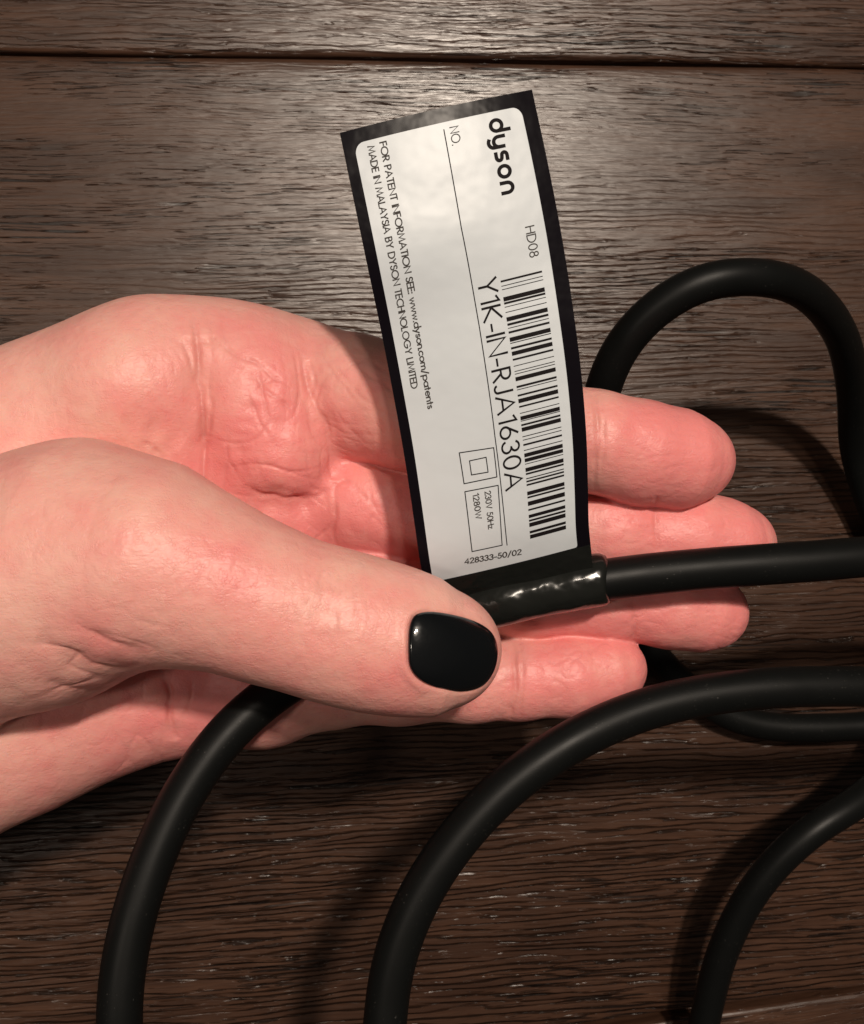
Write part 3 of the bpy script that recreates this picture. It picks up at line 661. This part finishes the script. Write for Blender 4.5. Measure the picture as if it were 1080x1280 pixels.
def stroke_mesh(polys, width, fmap, V_, Fc, lift0, closed_caps=True):
    """Mitred ribbon along each polyline; fmap turns lettering plane (x, y) into strip coordinates."""
    for pi, pl in enumerate(polys):
        p = np.array(pl, float)
        keep_ = np.r_[True, np.linalg.norm(np.diff(p, axis=0), axis=1) > 1e-6]; p = p[keep_]
        if len(p) < 2: continue
        closed = np.linalg.norm(p[0]-p[-1]) < 1e-6
        # subdivide long pieces so that the ribbon follows the bend
        q = [p[0]]
        for a, b in zip(p[:-1], p[1:]):
            m = max(1, int(np.linalg.norm(b-a)/1.5)); q += [a+(b-a)*(i+1)/m for i in range(m)]
        p = np.array(q); d = np.diff(p, axis=0); d /= np.linalg.norm(d, axis=1)[:, None]
        if not closed:
            p[0] -= d[0]*width*0.35; p[-1] += d[-1]*width*0.35
        n = len(p); base = len(V_)
        for i in range(n):
            if closed: d0, d1 = d[i-1 if 0 < i < n-1 else -1], d[i if i < n-1 else 0]
            else: d0, d1 = d[max(i-1, 0)], d[min(i, n-2)]
            n0 = np.array([-d0[1], d0[0]]); n1 = np.array([-d1[1], d1[0]]); b = n0+n1; L_ = np.linalg.norm(b)
            b = n0 if L_ < 0.2 else b/L_; sc = min(1/max(b@n0, 0.3), 1.8)
            for s in (1, -1):
                w = p[i]+b*s*sc*width*0.5; u, v = fmap(*w); V_.append(S(u, v, lift0+pi*6e-6))
        for i in range(n-1): Fc.append((base+2*i, base+2*i+1, base+2*i+3, base+2*i+2))
def text(name, s, p0, p1, cap, stroke, mat, glyphs=G, space=0.2, across=False):
    """Lettering whose baseline runs from pixel p0 to p1; cap is the cap height in pixels there."""
    a = np.array(uv(*p0)); b = np.array(uv(*p1)); run = math.hypot(p1[0]-p0[0], p1[1]-p0[1])
    W = 0; items = []
    for ch in s:
        w, pl = glyphs[ch]; items.append((W, pl)); W += w+space
    W -= space; sx = 1.0/W
    q = (p0[0]+ (cap if not across else 0), p0[1]-(cap*0.2 if not across else cap))
    c = np.array(uv(*q))-a
    up = np.array([c[0], 0.0]) if not across else c
    def fmap(x, y):
        r = a+(b-a)*(x*sx)+up*y; return r[0], r[1]
    V_ = []; Fc = []
    for x0, pl in items:
        stroke_mesh([[(x0+x, y) for x, y in q] for q in pl], stroke/cap, fmap, V_, Fc, PL)
    V_ = [tuple(v) for v in V_]; ob = mesh_obj(name, V_, Fc, mat, None, False); keep(ob, tagroot); return ob
text('wordmark', 'dyson', (612.0, 151.8), (628.2, 242.2), 13.6, 4.5, ink, LOGO, 0.52)
text('lettering', 'NO.', (562, 160), (565.5, 182), 10.5, 1.3, grey_ink)
text('lettering', 'HD08', (656.5, 284.5), (662.5, 322), 10.8, 1.35, grey_ink)
text('lettering', 'Y1K-IN-RJA1630A', (597.0, 352), (632.5, 613), 22.5, 2.5, ink, G, 0.20)
text('lettering', 'FOR PATENT INFORMATION SEE: www.dyson.com/patents', (474.5, 179), (535, 511), 8.0, 1.45, grey_ink, G, 0.17)
text('lettering', 'MADE IN MALAYSIA BY DYSON TECHNOLOGY LIMITED', (459.5, 184), (514.5, 486), 8.0, 1.45, grey_ink, G, 0.17)
text('lettering', '230V 50Hz', (606.0, 615), (610.5, 661), 7.0, 1.2, grey_ink, G, 0.18)
text('lettering', '1280W', (591.0, 618), (595.0, 649), 7.0, 1.2, grey_ink, G, 0.20)
text('lettering', '428333-50/02', (581, 704.5), (651, 692.5), 6.2, 1.2, grey_ink, G, 0.20, across=True)
def rule(name, pts, width, mat, closed=False):
    """Printed line through photograph points lying on the label."""
    Q = [np.array(uv(*p)) for p in pts]
    if closed: Q.append(Q[0])
    K = 7.4; wl = 33*K; hl = 82*K
    Q = [np.array([q[0]*wl, q[1]*hl]) for q in Q]
    V_ = []; Fc = []
    if closed: polys = [[a, b] for a, b in zip(Q[:-1], Q[1:])]
    else: polys = [Q]
    stroke_mesh(polys, width, lambda x, y: (x/wl, y/hl), V_, Fc, PL)
    ob = mesh_obj(name, [tuple(v) for v in V_], Fc, mat, None, False); keep(ob, tagroot); return ob
ua, va = uv(554.7, 162.4); uz, vz = uv(633.7, 681)
rule('printed_line', [(554.7, 162.4), (576.5, 285), (599, 408), (618.5, 545), (633.7, 681)], 1.3, ink)
rule('printed_frame', [(574, 566), (617, 559.5), (621, 596), (580, 604.5)], 1.3, ink, True)
rule('printed_frame', [(586.8, 576), (607.5, 571.5), (610, 590), (589.3, 593.5)], 1.3, ink, True)
rule('printed_frame', [(581, 614.5), (622.5, 606.5), (627.5, 681), (590, 689)], 1.3, ink, True)
# barcode
ba, bb = uv(625.3, 349.5), uv(677.4, 339.5); bc, bd = uv(662.5, 671.5), uv(707.5, 662.5)
bv0 = (ba[1]+bb[1])/2; bv1 = (bc[1]+bd[1])/2
bars = [(0, 2.2), (6, .9), (10, .9), (19, 5), (25, 2.4), (30, .9), (36, .9), (42, 4.8), (49, 2.6), (54, .9), (58, 2.4), (65, 4.8), (71, 1), (76, 2.4), (81, 4.6), (89, 2.2), (97, .9), (103, .9), (106, .9), (110, 4.6), (120, 2.4), (124, .9), (130, 2.2), (135, 4.8), (143, 2.0), (151, .9), (155, 4.4), (160, .9), (164, 2.2), (168, 4.6), (178, 1.0), (182, .9), (187, 2.2), (194, 1), (198, 4.5), (204, 4.2), (210, .9), (215, 4.6), (221, 2.2), (227, 1.2), (230, 2.0), (234, 2.2), (243, 4.5), (249, 2.2), (255, 5.2), (264, 2.2), (271, 4.0), (277, 2.4), (281, 5.0), (291, 3.2), (296, 5.4)]
tot = 301.0; V_ = []; Fc = []
for s, w in bars:
    a = bv0+(bv1-bv0)*s/tot; b = bv0+(bv1-bv0)*min(s+w, tot)/tot; o = len(V_); ns = 6
    for v in (a, b):
        f = (v-bv0)/(bv1-bv0)
        for t in np.linspace(0, 1, ns):
            uA = ba[0]+(bc[0]-ba[0])*f; uB = bb[0]+(bd[0]-bb[0])*f; V_.append(tuple(S(uA+(uB-uA)*t, v, PL)))
    for t in range(ns-1): Fc.append((o+t, o+ns+t, o+ns+t+1, o+t+1))
ob = mesh_obj('barcode', V_, Fc, ink, None, False); keep(ob, tagroot)
# the strip's sleeve round the cord
Aseg = spline([P(*k) for k in A_keys[4:10]], 40); ax_, ay_, _ = px(Aseg)
sl = resample(Aseg[(ax_ < 757) & (ax_ > 524)], 0.0007); ns = len(sl); tt = np.linspace(0, 1, ns)
sleeve = tube('wrap_sleeve', sl, CR+0.00012+0.00042*np.clip(np.minimum(tt, 1-tt)*40, 0, 1)+0.00010*np.sin(tt*13)*np.sin(tt*5), wrapfilm, None, 36)
co_ = np.array([v.co[:] for v in sleeve.data.vertices]); rel = (co_.reshape(ns, 36, 3)-sl[:, None]); rel[..., 1] *= np.where(rel[..., 1] > 0, 1.16, 1.06); rel[..., 2] *= 0.97
last = np.linspace(0, 1, ns)[:, None]; rel[..., 0] += 0.0006*np.sin(np.arctan2(rel[..., 2], rel[..., 1])*2+1.0)*np.abs(last*2-1)**6
sleeve.data.vertices.foreach_set('co', (sl[:, None]+rel).astype(np.float32).ravel()); sleeve.data.update(); keep(sleeve, tagroot)
